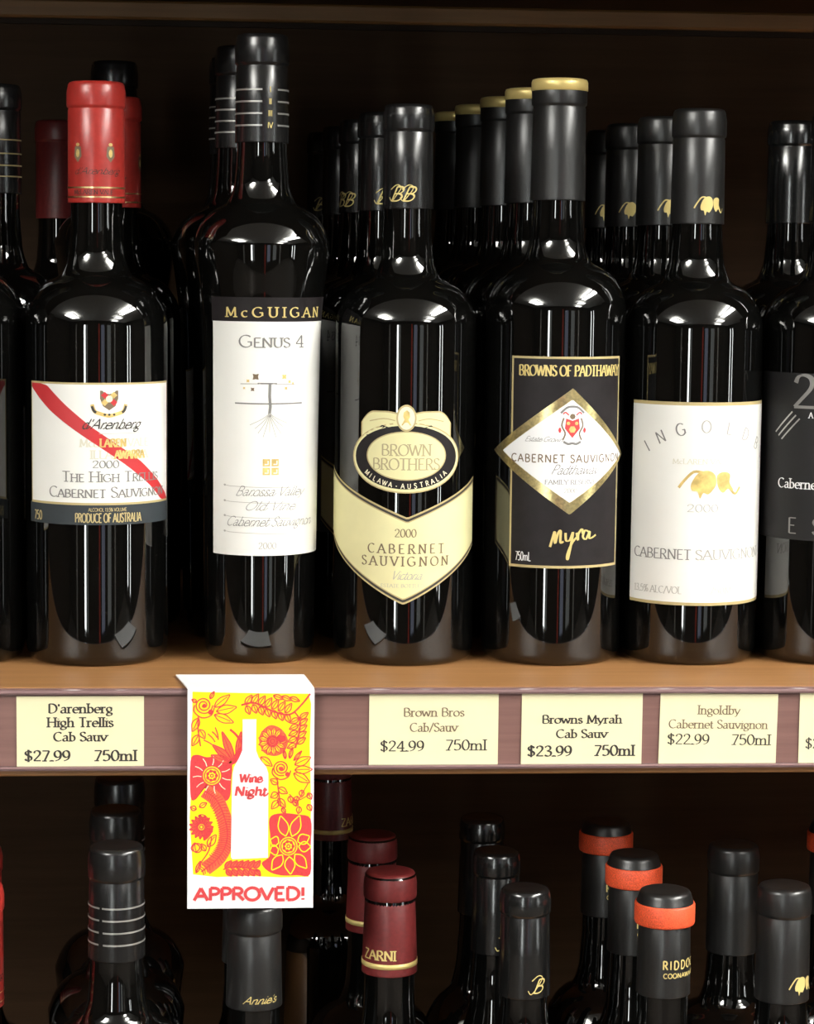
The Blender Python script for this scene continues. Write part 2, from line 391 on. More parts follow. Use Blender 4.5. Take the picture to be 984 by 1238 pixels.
# ------------------------------------------------------------------ the shelving unit
YB, ZLOW, PITCHZ = 0.445, -0.407, 0.407
UND = 0.381                                        # underside of the shelf above
XA, XB = -0.78, 0.92
b = MB(); b.bevel_box((XA, 0.0015, -.045), (XB, YB, 0), .0008, BOARD)
board = tag(b.build('shelf_board'), 'orange brown wooden shelf board with mauve price rail under the front bottles', 'shelf', 'wine shelf boards')
b = MB(); b.bevel_box((XA, -.13, ZLOW - .045), (XB, YB, ZLOW), .0008, BOARD)
tag(b.build('shelf_board'), 'lower wooden shelf board carrying the bottles at the bottom', 'shelf', 'wine shelf boards')
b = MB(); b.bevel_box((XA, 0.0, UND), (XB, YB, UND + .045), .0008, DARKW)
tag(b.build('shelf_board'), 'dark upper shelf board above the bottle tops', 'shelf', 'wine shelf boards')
b = MB(); b.box((XA, YB, FL), (XB, YB + .012, .43), DARKW); struct('wall_shelf_back', b)
b = MB(); b.bevel_box((XA, YB - .012, .369), (XB, YB, UND), .0015, BATTEN); struct('trim_9', b)
b = MB(); b.box((XA, YB - .004, .3655), (XB, YB, .369), DEEPW); struct('trim_10', b)  # dark strip standing in for the shadow line under the batten
for x, sd in ((XA - .03, 'left'), (XB, 'right')):
    b = MB(); b.box((x, -.13, FL), (x + .03, YB + .012, .43), DEEPW); struct('wall_shelf_' + sd, b)
rail = MB(); rail.bevel_box((XA, -.001, -.0412), (XB, .0015, -.0002), .0005, RAIL); rail = rail.build('price_rail', board); tag(rail, 'mauve plastic price rail')
def rail_part(name, mb):
    return mb.build(name, rail)
b = MB(); b.prism([(-.0010, -.0005), (-.0034, -.0008), (-.0040, -.0018), (-.0036, -.0028), (-.0010, -.0032)], XA, XB, LIP); rail_part('upper_lip', b)
b = MB(); b.prism([(-.0010, -.0392), (-.0034, -.0392), (-.0040, -.0400), (-.0034, -.0412), (-.0010, -.0412)], XA, XB, LIP); rail_part('lower_lip', b)

# ------------------------------------------------------------------ price tickets in the rail
def flat(y, x0, z0):
    return lambda u, z, e: (x0 + u / 1000, y - e / 1000, z0 + z / 1000)
def ticket(x0, x1, ztop, zbot, lines, label, tilt=0.0, price=None, weight=.15):
    w_, h_ = (x1 - x0), (ztop - zbot)
    t = MB(); t.box((0, 0, 0), (w_ / 1000, .0004, h_ / 1000), TICKET)
    o = t.build('price_ticket'); o.location = (x0 / 1000, -.0016, zbot / 1000); o.rotation_euler = (0, tilt, 0)
    tag(o, label, 'price ticket', 'price tickets on the shelf rail')
    A = Art(lambda u, z, e: (u / 1000, -e / 1000, z / 1000))
    for s, z, wid, hh in lines: text(A, s, w_ / 2, z, hh, INK if weight > .14 else BROWNINK, .12, width=wid, weight=weight)
    if price:
        for s, uu, z, wid, hh in price: text(A, s, uu, z, hh, INK, .12, width=wid, weight=weight, align='l')
    A.build('lettering', o)
ticket(-155.3, -92.4, -3.9, -40.5, [("D'arenberg", 28.2, 32, 4.6), ('High Trellis', 21.2, 33, 4.6), ('Cab Sauv', 14.0, 26.5, 4.5)],
       'cream price ticket marked $27.99 below the bottle with a red diagonal ribbon label', 0, [('$27.99', 3.6, 4.0, 23, 5.2), ('750ml', 38, 4.0, 21.5, 5.2)], .17)
ticket(20.0, 85.2, -2.7, -40.9, [('Brown Bros', 26.3, 31, 4.3), ('Cab/Sauv', 18.6, 24, 4.3)],
       'cream price ticket marked $24.99 beneath the bottle with a pointed cream label', 0, [('$24.99', 5.5, 8.6, 22.5, 5.2), ('750ml', 38.5, 9.0, 21, 5.2)], .13)
ticket(97.0, 158.5, -2.6, -40.4, [('Browns Myrah', 22.0, 41, 4.2), ('Cab Sauv', 14.6, 26, 4.2)],
       'cream price ticket marked $23.99 beneath the bottle with a gold diamond label', 0, [('$23.99', 3.0, 5.2, 23, 5.2), ('750ml', 37, 5.4, 21, 5.2)], .17)
ticket(167.2, 227.6, -3.0, -39.6, [('Ingoldby', 26.0, 22, 4.4), ('Cabernet Sauvignon', 18.7, 51, 4.3)],
       'cream price ticket marked $22.99 beneath the white label with a gold leaf', .012, [('$22.99', 4.0, 10.4, 22, 5.2), ('750ml', 37, 10.4, 20.5, 5.2)], .12)
ticket(239.3, 297, -1.0, -39.3, [], 'cream price ticket cut off at the right end of the rail', .0, [('$2', 3.2, 7.5, 7.6, 5.2)], .12)

# ------------------------------------------------------------------ the hanging card
def card():
    t = tag(empty('shelf_card', (-.0707, -.0066, -.1112)), 'white hanging card printed with a white bottle among red flowers on yellow', 'card')
    W_, H_ = 63.0, 111.6
    c = MB(); c.box((0, 0, 0), (W_ / 1000, .0006, H_ / 1000), BRIGHT); c.build('panel', t)
    tb = MB()
    z0, z1 = .1118, .1124   # the flap folded back over the shelf top
    vs = [(0, 0, H_ / 1000), (.063, 0, H_ / 1000), (.063, .0006, H_ / 1000), (0, .0006, H_ / 1000)]
    lo = [(0, .0066, z0), (.0628, .0066, z0), (.0590, .0370, z0), (-.0066, .0370, z0)]
    hi = [(0, 0, z1), (.0628, 0, z1), (.0590, .0372, z1), (-.0066, .0372, z1)]
    lo[0] = (0, 0, H_ / 1000); lo[1] = (.0628, 0, H_ / 1000)
    tb.add(lo + hi, [(0, 3, 2, 1), (4, 5, 6, 7), (0, 1, 5, 4), (1, 2, 6, 5), (2, 3, 7, 6), (3, 0, 4, 7)], BRIGHT)
    tb.build('folded_tab', t)
    A = Art(lambda u, z, e: (u / 1000, -e / 1000, z / 1000))
    q = lambda x, y: ((x - 107) * W_ / 612, (1178 - y) * H_ / 1048)
    Q = lambda pts: [q(*p) for p in pts]
    K = W_ / 612
    edge = [(131, 141), (300, 146), (500, 150), (690, 152), (703, 200), (698, 400), (706, 700), (700, 900), (697, 1028), (560, 1030), (400, 1022), (250, 1026), (135, 1012), (128, 900), (118, 740), (126, 600), (122, 400), (130, 250)]
    A.blob(Q(edge), YELLOW, .05)
    def S_(pts, w, M=REDART, e=.2, sm=True, closed=False): A.stroke(crom(Q(pts), 4, closed) if sm else Q(pts), w * K * 1.2, M, e, closed and False)
    def leaf(x, y, ang, ln, wd, fillM=None, rib=True, w=4.5, M=REDART):
        a = math.radians(ang); ca, sa = math.cos(a), math.sin(a)
        P = lambda s, d: (x + s * ca - d * sa, y - s * sa - d * ca)
        out = [P(0, 0), P(.25 * ln, .42 * wd), P(.55 * ln, .5 * wd), P(.85 * ln, .22 * wd), P(ln, 0), P(.85 * ln, -.22 * wd), P(.55 * ln, -.5 * wd), P(.25 * ln, -.42 * wd)]
        if fillM: A.blob(crom(Q(out), 3, True), fillM, .12)
        S_(out + [out[0]], w, M)
        if rib: S_([P(0, 0), P(.5 * ln, .04 * wd), P(.85 * ln, 0)], w * .8, M, .22)
    def ring(x, y, r, w, M=REDART, e=.25, n=14, ry=None):
        S_([(x + r * math.cos(2 * math.pi * i / n), y + (ry or r) * math.sin(2 * math.pi * i / n)) for i in range(n + 1)], w, M, e)
    def disc(x, y, r, M, e, ry=None):
        A.oval(*q(x, y), r * K, (ry or r) * H_ / 1048, M, e, 20)
    def petal_flower(x, y, r, n, M=REDART, fillM=None):
        for i in range(n):
            a = 360 * i / n; c_, s_ = math.cos(math.radians(a)), math.sin(math.radians(a))
            leaf(x + c_ * r * .32, y - s_ * r * .32, a, r * .68, r * 4.2 / n, fillM, True, 4)
        ring(x, y, r * .3, 4.5); ring(x, y, r * .15, 4.5)
    def rose(x, y, r, a0=0):
        P = []
        for i in range(26):
            a = a0 + i * .62; k = r * (1 - i / 30); P.append((x + k * math.cos(a), y + k * .95 * math.sin(a)))
        S_(P, 5); disc(x + r * .05, y + r * .05, r * .2, REDART, .18)
        S_([(x - r, y), (x - r * 1.05, y + r * .7), (x - r * .2, y + r * 1.35), (x + r * .8, y + r * 1.1), (x + r * 1.15, y + r * .3)], 5)
        disc(x + r * .75, y + r * .75, r * .28, REDART, .15)
    # big red blooms
    def bloom(pts, cx, cy, rr, n, M2):
        A.blob(crom(Q(pts), 4, True), REDART, .1)
        for i in range(n):
            a = 2 * math.pi * i / n + .2
            S_([(cx + rr * 1.15 * math.cos(a), cy + rr * 1.15 * math.sin(a)), (cx + rr * 1.6 * math.cos(a + .06), cy + rr * 1.6 * math.sin(a + .06)), (cx + rr * 2.1 * math.cos(a + .02), cy + rr * 2.1 * math.sin(a + .02))], 3.5, M2, .2)
        disc(cx, cy, rr, YELLOW, .16); ring(cx, cy, rr * .82, 6, SALMON); ring(cx, cy, rr * .5, 6)
        for i in range(7):
            a = 2 * math.pi * i / 7; disc(cx + rr * .5 * math.cos(a), cy + rr * .5 * math.sin(a), rr * .17, REDART, .27)
        disc(cx, cy, rr * .22, REDART, .28); disc(cx, cy, rr * .1, YELLOW, .3)
    bloom([(122, 470), (150, 440), (200, 452), (250, 448), (318, 470), (318, 560), (312, 640), (285, 662), (240, 640), (190, 600), (150, 650), (123, 640)], 225, 540, 44, 11, PALE)
    bloom([(505, 745), (560, 722), (640, 728), (704, 750), (706, 880), (704, 1015), (640, 1020), (560, 1020), (500, 1000), (468, 960), (505, 930), (510, 850)], 597, 880, 45, 0, YELLOW)
    for a, ln in ((70, 105), (105, 100), (25, 62), (-2, 58), (-50, 88), (-85, 84), (-125, 88), (160, 42), (195, 42)):
        leaf(597 + 50 * math.cos(math.radians(a)), 880 - 50 * math.sin(math.radians(a)), a, ln, 48, CORAL if a in (70, 105, -85) else None, False, 4.5, YELLOW)
    # spiral flower beside the bottle neck
    A.blob(crom(Q([(452, 370), (470, 325), (510, 300), (560, 320), (592, 372), (575, 425), (530, 448), (475, 430)]), 4, True), SALMON, .1)
    petal_flower(517, 377, 68, 13, REDART, YELLOW); disc(560, 365, 22, REDART, .26, 18)
    # rose with leaves, top left
    rose(185, 205, 44); 
    for x, y, a, ln, wd in ((235, 215, 38, 95, 34), (245, 235, 12, 100, 40), (235, 250, -22, 100, 38), (160, 265, -115, 70, 34), (165, 320, -60, 50, 30), (160, 345, -120, 60, 30), (215, 175, 60, 40, 16), (150, 190, 150, 25, 16)): leaf(x, y, a, ln, wd)
    S_([(160, 255), (158, 320), (170, 400)], 5)
    # tulip-like bloom
    A.blob(crom(Q([(285, 330), (320, 315), (350, 340), (372, 400), (345, 475), (300, 480), (262, 470), (225, 420), (240, 380)]), 4, True), YELLOW, .1)
    S_([(312, 320), (345, 350), (372, 400), (355, 455), (325, 482)], 9)
    for x, y, a, ln, wd in ((330, 470, 112, 150, 34), (320, 470, 140, 120, 34), (310, 475, 160, 95, 30), (345, 450, 80, 120, 26)):
        leaf(x, y, a, ln, wd, SALMON)
    A.blob(crom(Q([(318, 485), (350, 470), (375, 400), (345, 420)]), 3, True), REDART, .14)
    for x0, y0, x1, y1 in ((240, 380, 205, 340), (255, 370, 240, 310), (230, 395, 185, 370), (250, 360, 225, 330)): S_([(x0, y0), ((x0 + x1) / 2 + 4, (y0 + y1) / 2), (x1, y1)], 5)
    # leafy branch, top right
    S_([(365, 205), (430, 195), (520, 235), (600, 250), (660, 200), (698, 152)], 7)
    S_([(625, 240), (650, 280), (645, 340), (628, 410)], 6)
    for i in range(7):
        x = 385 + i * 32; y = 198 + (i - 1) * 9 if i else 203
        leaf(x, y, 55, 55, 26); leaf(x + 6, y + 4, -70, 44, 26)
    for i in range(5):
        y = 270 + i * 30; leaf(648 - i * 3, y, 35, 50, 24); leaf(645 - i * 3, y, 205, 48, 24)
    for x, y in ((520, 160), (560, 165), (600, 170)): leaf(x, y, -20, 50, 22)
    # rose and leaves, right
    rose(560, 505, 40, 1.2)
    for x, y, a, ln, wd in ((625, 490, 25, 85, 38), (625, 515, 2, 85, 36), (620, 530, -30, 90, 38), (600, 460, 75, 55, 16), (580, 462, 100, 45, 14), (620, 470, 50, 60, 14), (460, 452, -38, 70, 32), (545, 580, 150, 42, 28), (545, 600, -30, 52, 30), (545, 625, -150, 40, 30), (545, 650, -50, 56, 30), (548, 660, -130, 52, 30), (565, 695, -60, 32, 18)): leaf(x, y, a, ln, wd)
    S_([(540, 550), (548, 620), (560, 690)], 5)
    for x, y in ((620, 660), (650, 690), (690, 680), (600, 640), (690, 625), (660, 610), (640, 640)): leaf(x, y, 250 + x % 80, 34, 24)
    S_([(600, 630), (640, 660), (700, 630)], 4); S_([(630, 690), (650, 650), (690, 580)], 4)
    # fern
    S_([(190, 612), (250, 660), (290, 760), (296, 850), (262, 930), (195, 985)], 58, SALMON, .14)
    sp = crom([(190, 612), (250, 660), (292, 760), (298, 850), (260, 930), (175, 1000)], 8)
    S_(sp, 6, sm=False)
    for i in range(1, len(sp) - 1):
        (x, y), (xa, ya), (xb, yb) = sp[i], sp[i - 1], sp[i + 1]
        dx, dy = xb - xa, yb - ya; L = math.hypot(dx, dy); nx, ny = dy / L, -dx / L
        ln = 42 if 6 < i < 34 else 28
        S_([(x, y), (x - nx * ln + dx * .4, y - ny * ln + dy * .4)], 4, sm=False); S_([(x, y), (x + nx * ln * .7 + dx * .4, y + ny * ln * .7 + dy * .4)], 4, sm=False)
    # sunflower and sprigs, bottom left
    petal_flower(175, 785, 58, 15, REDART, SALMON); A.blob(crom(Q([(190, 800), (232, 790), (215, 830), (185, 850)]), 3, True), REDART, .2)
    for x, y, a, ln, wd in ((205, 880, 55, 70, 34), (195, 900, 120, 40, 24), (150, 905, 100, 45, 40), (150, 1005, 70, 60, 18), (165, 690, 30, 40, 22), (150, 700, 160, 30, 22), (160, 730, -20, 50, 22)): leaf(x, y, a, ln, wd)
    S_([(225, 830), (210, 900), (170, 960), (148, 1005)], 5); ring(155, 885, 22, 4.5)
    # oak sprig along the foot
    S_([(280, 990), (340, 975), (400, 985), (460, 1000)], 5)
    for i in range(6): leaf(290 + i * 28, 985, 50, 48, 26, SALMON); leaf(296 + i * 28, 990, -50, 40, 24, SALMON)
    A.build('floral_print', t)
    B = Art(lambda u, z, e: (u / 1000, -e / 1000, z / 1000))
    prof = [(272, 34, 33), (300, 33, 32), (420, 35, 32), (455, 50, 45), (500, 75, 82), (530, 81, 92), (600, 84, 92), (930, 88, 92), (940, 80, 92)]
    vs = []
    for y, l, r in prof:
        a, c2 = q(406 - l, y), q(406 + r, y - (6 if y > 900 else 0)); vs += [B.surf(*a, .38), B.surf(*c2, .38)]
    B.add(vs, [(2 * i, 2 * i + 2, 2 * i + 3, 2 * i + 1) for i in range(len(prof) - 1)], BRIGHT)
    B.build('bottle_print', t)
    T = Art(lambda u, z, e: (u / 1000, -e / 1000, z / 1000))
    for s, x, y, h, wd in (('Wine', 411, 572, 42, 108), ('Night', 411, 636, 46, 156)):
        u, z = q(x, y); text(T, s, u, z, h * K, CORAL, .5, style='script', width=wd * K, weight=.26, shear=.12)
    u, z = q(411, 1138); text(T, 'APPROVED!', u, z, 62 * K, CORAL, .3, style='sans', width=545 * K, weight=.25)
    T.build('lettering', t)
card()

# ------------------------------------------------------------------ bottles
def rad_at(prof):
    def R(z):
        for (r0, z0), (r1, z1) in zip(prof, prof[1:]):
            if z0 <= z <= z1: return r0 + (r1 - r0) * (z - z0) / max(1e-9, z1 - z0)
        return prof[-1][0]
    return R
def glass_profile(R, zs, zn, top, rn=13.4, base=None, waist=None):
    """mm: radius, height; zs start of the shoulder, zn foot of the neck; a tapering body has base < R"""
    rb = base or R
    low = [(0, 3.0), (rb - 12, 1.2), (rb - 6, 0.0), (rb - 3, .5), (rb - 1.2, 2.2), (rb - .2, 5.5), (rb, 9)]
    if base: body = [(base + .5, 60), (base + 1.1, 120), (base + 1.9, 168), (base + 2.4, 180), (base + 3.2, 189), (base + 4.2, 197), (base + 5.3, 205), (base + 6.2, 212), (base + 6.8, 217.5), (R, 222)]
    else: body = [(R, zs * .35), (R, zs * .7), (R, zs - 6)]
    sh = []
    n = 14; H = zn - zs; D = R - rn - 1
    for i in range(n + 1):
        t = i / n
        # an elliptical shoulder rolling into a concave neck foot
        if t < .62:
            a = t / .62 * math.pi / 2 * .86; sh.append((R - D * .80 * (1 - math.cos(a)) / (1 - math.cos(math.pi / 2 * .86)), zs + H * .62 * math.sin(a) / math.sin(math.pi / 2 * .86)))
        else:
            k = (t - .62) / .38; sh.append((rn + 1 + D * .20 * (1 - k) ** 2.0, zs + H * (.62 + .38 * k)))
    if base: sh = [s for s in sh if s[1] > 222.5]
    neck = [(rn + .5, zn + 5), (rn, zn + 14), (rn, top - 20), (rn, top - 1.5), (rn - 2, top - .6), (0, top - .6)]
    return low + body + sh + neck
def smooth_prof(p):
    """round the profile between the base and the neck with extra points"""
    return p
def capsule_mesh(M, zb, zt, rb, rt, lip=13, bead=.7, flat_top=None):
    m_ = MB()
    pr = [(rb - .5, zb), (rb, zb + .05), (rb, zb + .6), ((rb + rt) / 2, (zb + zt - lip) / 2), (rt, zt - lip - 1.4), (rt - .25, zt - lip - .9), (rt - .25, zt - lip - .3), (rt + bead * .7, zt - lip + .2), (rt + bead, zt - lip + 1.2),
          (rt + bead, zt - lip * .45), (rt + bead * .6, zt - lip * .32), (rt + bead * .1, zt - 2.8), (rt - .1, zt - 1.7), (rt - .8, zt - .6), (rt - 2.2, zt - .1), (rt - 4, zt), (0, zt - .25)]
    m_.lathe([(r / 1000, z / 1000) for r, z in pr], M, 48); return m_
def ring_mesh(M, z0, z1, r0, r1):
    m_ = MB(); m_.lathe([((r0 - .6) / 1000, z0 / 1000), (r0 / 1000, z0 / 1000), (r1 / 1000, z1 / 1000), ((r1 - .6) / 1000, z1 / 1000)], M, 48); return m_
def wrap(R):
    R = R if callable(R) else (lambda z, c=R: c)
    def s(u, z, e):
        rr = R(z); a = u / rr; k = (rr + e) / 1000
        return (k * math.sin(a), -k * math.cos(a), z / 1000)
    return s
class Bottle:
    def __init__(self, R, zs, zn, top, cap, rn=13.4, base=None, zcap=None, rc=(14.3, 14.0), lip=13, bead=.7):
        self.root = empty('wine_bottle', (0, 0, 0))
        self.prof = glass_profile(R, zs, zn, top, rn, base)
        g = MB(); g.lathe([(r / 1000, z / 1000) for r, z in self.prof], GLASS, 96); self.glass = g.build('bottle_glass', self.root)
        self.R = rad_at(self.prof); self.Rc = (lambda z: rc[0] + (rc[1] - rc[0]) * (z - zcap) / (top - zcap))
        self.cap = capsule_mesh(cap, zcap, top, rc[0], rc[1], lip, bead).build('capsule', self.root)
    def art(self, on='glass'): return Art(wrap(self.R if on == 'glass' else self.Rc))
    def place(self, x, y, z, label, group=None, rz=0):
        self.root.location = (x, y, z); self.root.rotation_euler = (0, 0, rz); tag(self.root, label, 'wine bottle', group); return self.root
def again(bt, x, y, z, label, group=None, rz=0):
    c = copy_tree(bt.root); c.location = (x, y, z); c.rotation_euler = (0, 0, rz); c['label'] = label
    if group: c['group'] = group
    return c
ROW = [0.0953 + 0.0765 * i for i in range(5)]
UP = 'wine bottles on the upper shelf'; LOW = 'wine bottles on the lower shelf'

# --- red capsule, white label with a red diagonal ribbon
def ribbon_bottle():
    B = Bottle(37.8, 176, 219, 304, CAPR, zcap=241, rc=(15.0, 14.8), lip=13.5)
    A = B.art(); n = 'label'
    A.fill(-41, 51, 74.9, 85.5, SLATE, .2, 60)
    A.fill(-39.5, 50.5, 85.2, 148.6, TAN, .22, 60)
    A.fill(-38.6, 49.6, 86.4, 147.6, WHITE, .3, 60)
    lab = A.build(n, B.root)
    A = B.art()
    up = [(-38.6, 147.6), (-30, 147.6), (-25.5, 146.6), (-14.3, 136.8), (-1.1, 126), (11.7, 117.2), (26, 107.6), (38.7, 97.0), (47, 89.5), (49.6, 86.4)]
    dn = [(-38.6, 145.6), (-34, 142.0), (-23.3, 133.5), (-9.8, 124.2), (3.1, 115.6), (16.2, 106.6), (31.8, 95.0), (41, 87.2), (43, 86.4), (49.6, 86.4)]
    it = lambda P: (lambda u: next((a[1] + (b_[1] - a[1]) * (u - a[0]) / (b_[0] - a[0]) for a, b_ in zip(P, P[1:]) if a[0] <= u <= b_[0]), P[-1][1]))
    A.fill(-38.6, 49.6, it(dn), it(up), REDINK, .4, 90); A.build('ribbon', lab)
    A = B.art()
    A.blob([(3.6, 144.6), (13, 144.6), (13, 140.5), (11.5, 136.6), (8.3, 134.4), (5.1, 136.6), (3.6, 140.5)], BROWNINK, .42)
    for (u, z, M) in ((6, 142.2, REDINK), (10.6, 142.2, OCHRE), (6, 138.5, OCHRE), (10.6, 138.5, REDINK)): A.oval(u, z, 1.9, 1.8, M, .46, 4)
    A.oval(8.3, 140.3, 1.8, 1.8, PALE, .5, 10)
    A.stroke(crom([(-.5, 137.5), (.8, 134), (4, 132.6), (8.3, 131.6), (12.6, 132.6), (15.8, 134), (17.1, 137.5)], 4), 1.9, OCHRE, .44)
    A.stroke(crom([(-.6, 136.6), (.3, 134.4), (1.6, 133.2)], 4), 1.3, INK, .48); A.stroke(crom([(17.2, 136.6), (16.3, 134.4), (15, 133.2)], 4), 1.3, INK, .48)
    for u in (6, 8.3, 10.8): A.oval(u, 132.2, .7, .6, INK, .5, 8)
    A.build('crest', lab)
    A = B.art()
    text(A, "d'Arenberg", 9.3, 124.8, 5.2, INK, .55, style='script', width=31, weight=.13, shear=.45)
    A.stroke([(3, 122.3), (25, 122.6)], .25, FAINT, .5)
    text(A, 'McLAREN VALE', 12, 115.6, 4.0, GHOST, .36, width=38, weight=.18); text(A, 'ILLAWARRA', 14.5, 109.4, 4.2, GHOST, .36, width=32, weight=.18)
    text(A, 'LAREN', 10.3, 115.6, 4.0, OCHRE, .56, width=14, weight=.2); text(A, 'AWARRA', 19.5, 109.4, 4.2, OCHRE, .56, width=17, weight=.2)
    text(A, '2000', 6.5, 104.6, 3.8, GREYINK, .5, width=14, weight=.12)
    text(A, 'The High Trellis', 11, 97.4, 5.2, GREYINK, .5, width=55, weight=.11, smallcaps=.76)
    text(A, 'Cabernet Sauvignon', 9.7, 89.2, 5.4, GREYINK, .5, width=68, weight=.11, smallcaps=.76)
    text(A, 'ALCOHOL 13.5% VOLUME', 7.5, 82.0, 1.8, TAN, .5, style='sans', width=20, weight=.12)
    text(A, 'PRODUCE OF AUSTRALIA', 8.3, 76.3, 4.6, TAN, .5, style='sans', width=35.5, weight=.13)
    text(A, '750', -33, 76.6, 4.6, TAN, .5, style='sans', width=6.5, weight=.13)
    A.build('lettering', lab)
    A = B.art('cap')
    for z in (248.5, 243.6): A.fill(-46, 46, z, z + .8, GOLD, .12, 60)
    for u in (-9.5, 8.5, 27, -28):
        A.blob([(u - 1.9, 270), (u + 1.9, 270), (u + 2.4, 265), (u, 261.8), (u - 2.4, 265)], BROWNINK, .12); A.oval(u, 266.5, 1.1, 2.2, OCHRE, .16, 10); A.oval(u, 271, 1.2, .9, OCHRE, .16, 8)
    text(A, "d'Arenberg", 1, 255.8, 3.4, INK, .14, style='script', width=26, weight=.12, shear=.4)
    text(A, 'McLAREN VALE', -1, 245.4, 2.2, INK, .14, width=22, weight=.12)
    A.build('capsule_print', B.cap)
    return B
rb = ribbon_bottle()
rb.place(-.1205, ROW[0], 0, 'wine bottle with bright red capsule and white label crossed by a red diagonal ribbon', UP)
again(rb, -.1166, .217, 0, 'wine bottle whose red capsule peeps out right behind the front red capsule', UP, -.5)
mr = again(rb, -.1585, .362, -.0, 'wine bottle with capsule coloured dark maroon for shade, far back, left of the bright red one', UP, .8)
for ch in list(mr.children):
    if ch.name.startswith('capsule'):
        ch.material_slots[0].link = 'OBJECT'; ch.material_slots[0].material = CAPW  # dark maroon put in for the shade on this far-back capsule
        for g in list(ch.children): bpy.data.objects.remove(g)
mr.scale = (1, 1, .98)
again(rb, -.1790, .0150, ZLOW, 'wine bottle with red capsule cut by left edge of the lower shelf', LOW, .4)
again(rb, -.1870, .0920, ZLOW, 'dim red capsuled wine bottle behind the lower shelf red one at left edge', LOW, .4)

# --- the tall tapering bottle with a white tree label
def tall_bottle():
    B = Bottle(36.3, 217, 256, 330, CAPB, rn=13.2, base=29.3, zcap=273.5, rc=(14.2, 13.6), lip=16)
    A = B.art()
    A.fill(-30, 48, 180.2, 193.2, BLACKP, .2, 40, 6)
    A.fill(-29, 47, 58.0, 180.6, WHITE, .3, 40, 20)
    lab = A.build('label', B.root)
    A = B.art()
    text(A, 'McGUIGAN', 8.4, 183.0, 5.0, GOLDP, .5, width=56.5, weight=.16, track=.3)
    text(A, 'Genus 4', 6, 167.3, 6.2, GREYINK, .5, width=36, weight=.12, smallcaps=.78)
    text(A, 'Barossa Valley', 5.2, 89.6, 5.0, GREYINK, .5, style='script', width=38, weight=.07, shear=.5)
    text(A, 'Old Vine', 4.5, 82.0, 4.8, GREYINK, .5, style='script', width=27, weight=.07, shear=.5)
    text(A, 'Cabernet Sauvignon', 5.8, 73.6, 5.0, GREYINK, .5, style='script', width=50, weight=.07, shear=.5)
    for z in (94.5, 86.3, 78.4, 70.2): A.stroke([(-21, z + .5), (-17, z), (16, z - .8)], .25, FAINT, .45); A.oval(-20, z + .4, .6, .6, FAINT, .46, 8)
    text(A, '2000', 3.5, 61.6, 3.4, FAINT, .5, width=9.5, weight=.1)
    for i, s in enumerate('JCBD'):
        u = 1 + (i % 2) * 4.6; z = 105.4 - (i // 2) * 4.6
        A.fill(u - .2, u + 3.6, z - .2, z + 3.6, OCHRE, .45, 4); A.stroke([(u + .8, z + .8), (u + 2.6, z + .8), (u + 2.6, z + 2.7)], .6, WHITE, .5)
    A.build('lettering', lab)
    A = B.art()
    A.stroke([(4.4, 148.4), (4.2, 142), (4.6, 136.5), (4.0, 131)], 1.5, GREYINK, .46)
    A.stroke([(-11, 148.2), (4, 148.4), (18, 147.9)], .45, FAINT, .45); A.stroke([(-2, 148.5), (4.3, 148.5), (8, 148.4)], .8, GREYINK, .47)
    A.stroke([(-14, 138.1), (-7, 138), (4, 137.9), (14, 138), (23, 138.1)], .7, GREYINK, .46)
    for a in (-62, -45, -30, -15, 0, 15, 30, 48, 65):
        k = math.radians(a); ln = 9 + (abs(a) % 4)
        A.stroke(crom([(4.3, 133), (4.3 + 4 * math.sin(k), 132 - 4 * math.cos(k)), (4.3 + ln * math.sin(k * 1.1), 132 - ln * math.cos(k))], 3), .3, FAINT, .45)
    for u, z, r, M in ((-3, 152, 2.2, BROWNINK), (-7, 149.8, 1.1, OCHRE), (-4.6, 145.4, 1.3, BROWNINK), (-9, 146, .8, OCHRE), (12, 152, 1.7, OCHRE), (15, 149.4, 1.1, OCHRE), (13, 146, 1.1, OCHRE), (17, 148.5, .8, OCHRE)):
        A.blob([(u + r * (1 if i % 2 else .55) * math.cos(i * .785), z + r * (1 if i % 2 else .55) * math.sin(i * .785)) for i in range(8)], M, .48)
    A.build('vine_drawing', lab)
    A = B.art('cap')
    for i, s in enumerate(('I', 'II', 'III', 'IV')):
        z = 300.3 - i * 6.15
        A.fill(-43, 0, z, z + .9, SILVER, .12, 30); A.fill(8.5, 43, z, z + .9, SILVER, .12, 30)
        text(A, s, 4.2, z - 1.0, 3.0, GOLDP, .14, style='sans', weight=.15)
    A.build('capsule_print', B.cap)
    return B
tb = tall_bottle()
tb.place(-.0338, ROW[0], 0, 'tallest wine bottle with long white vine tree label and ringed black capsule', UP)
again(tb, -.0448, ROW[1], 0, 'dark tall wine bottle directly behind the one with the white vine tree label', UP, .3)
again(tb, -.0487, ROW[2], 0, 'dark tall wine bottle two rows behind the white vine tree label', UP, .6)
again(tb, -.1203, .292, -.0 , 'tall black capsuled wine bottle rising behind the two red capsules', UP, .2)
again(tb, -.1057, -.0104, ZLOW, 'lower shelf wine bottle with four silver rings on its black capsule', LOW, 2.6)
again(tb, -.1095, .0668, ZLOW, 'second wine bottle behind the silver ringed capsule on the lower shelf', LOW, 2.2)
again(tb, -.1112, .1440, ZLOW, 'third wine bottle in the row behind the silver ringed capsule below', LOW, 1.8)

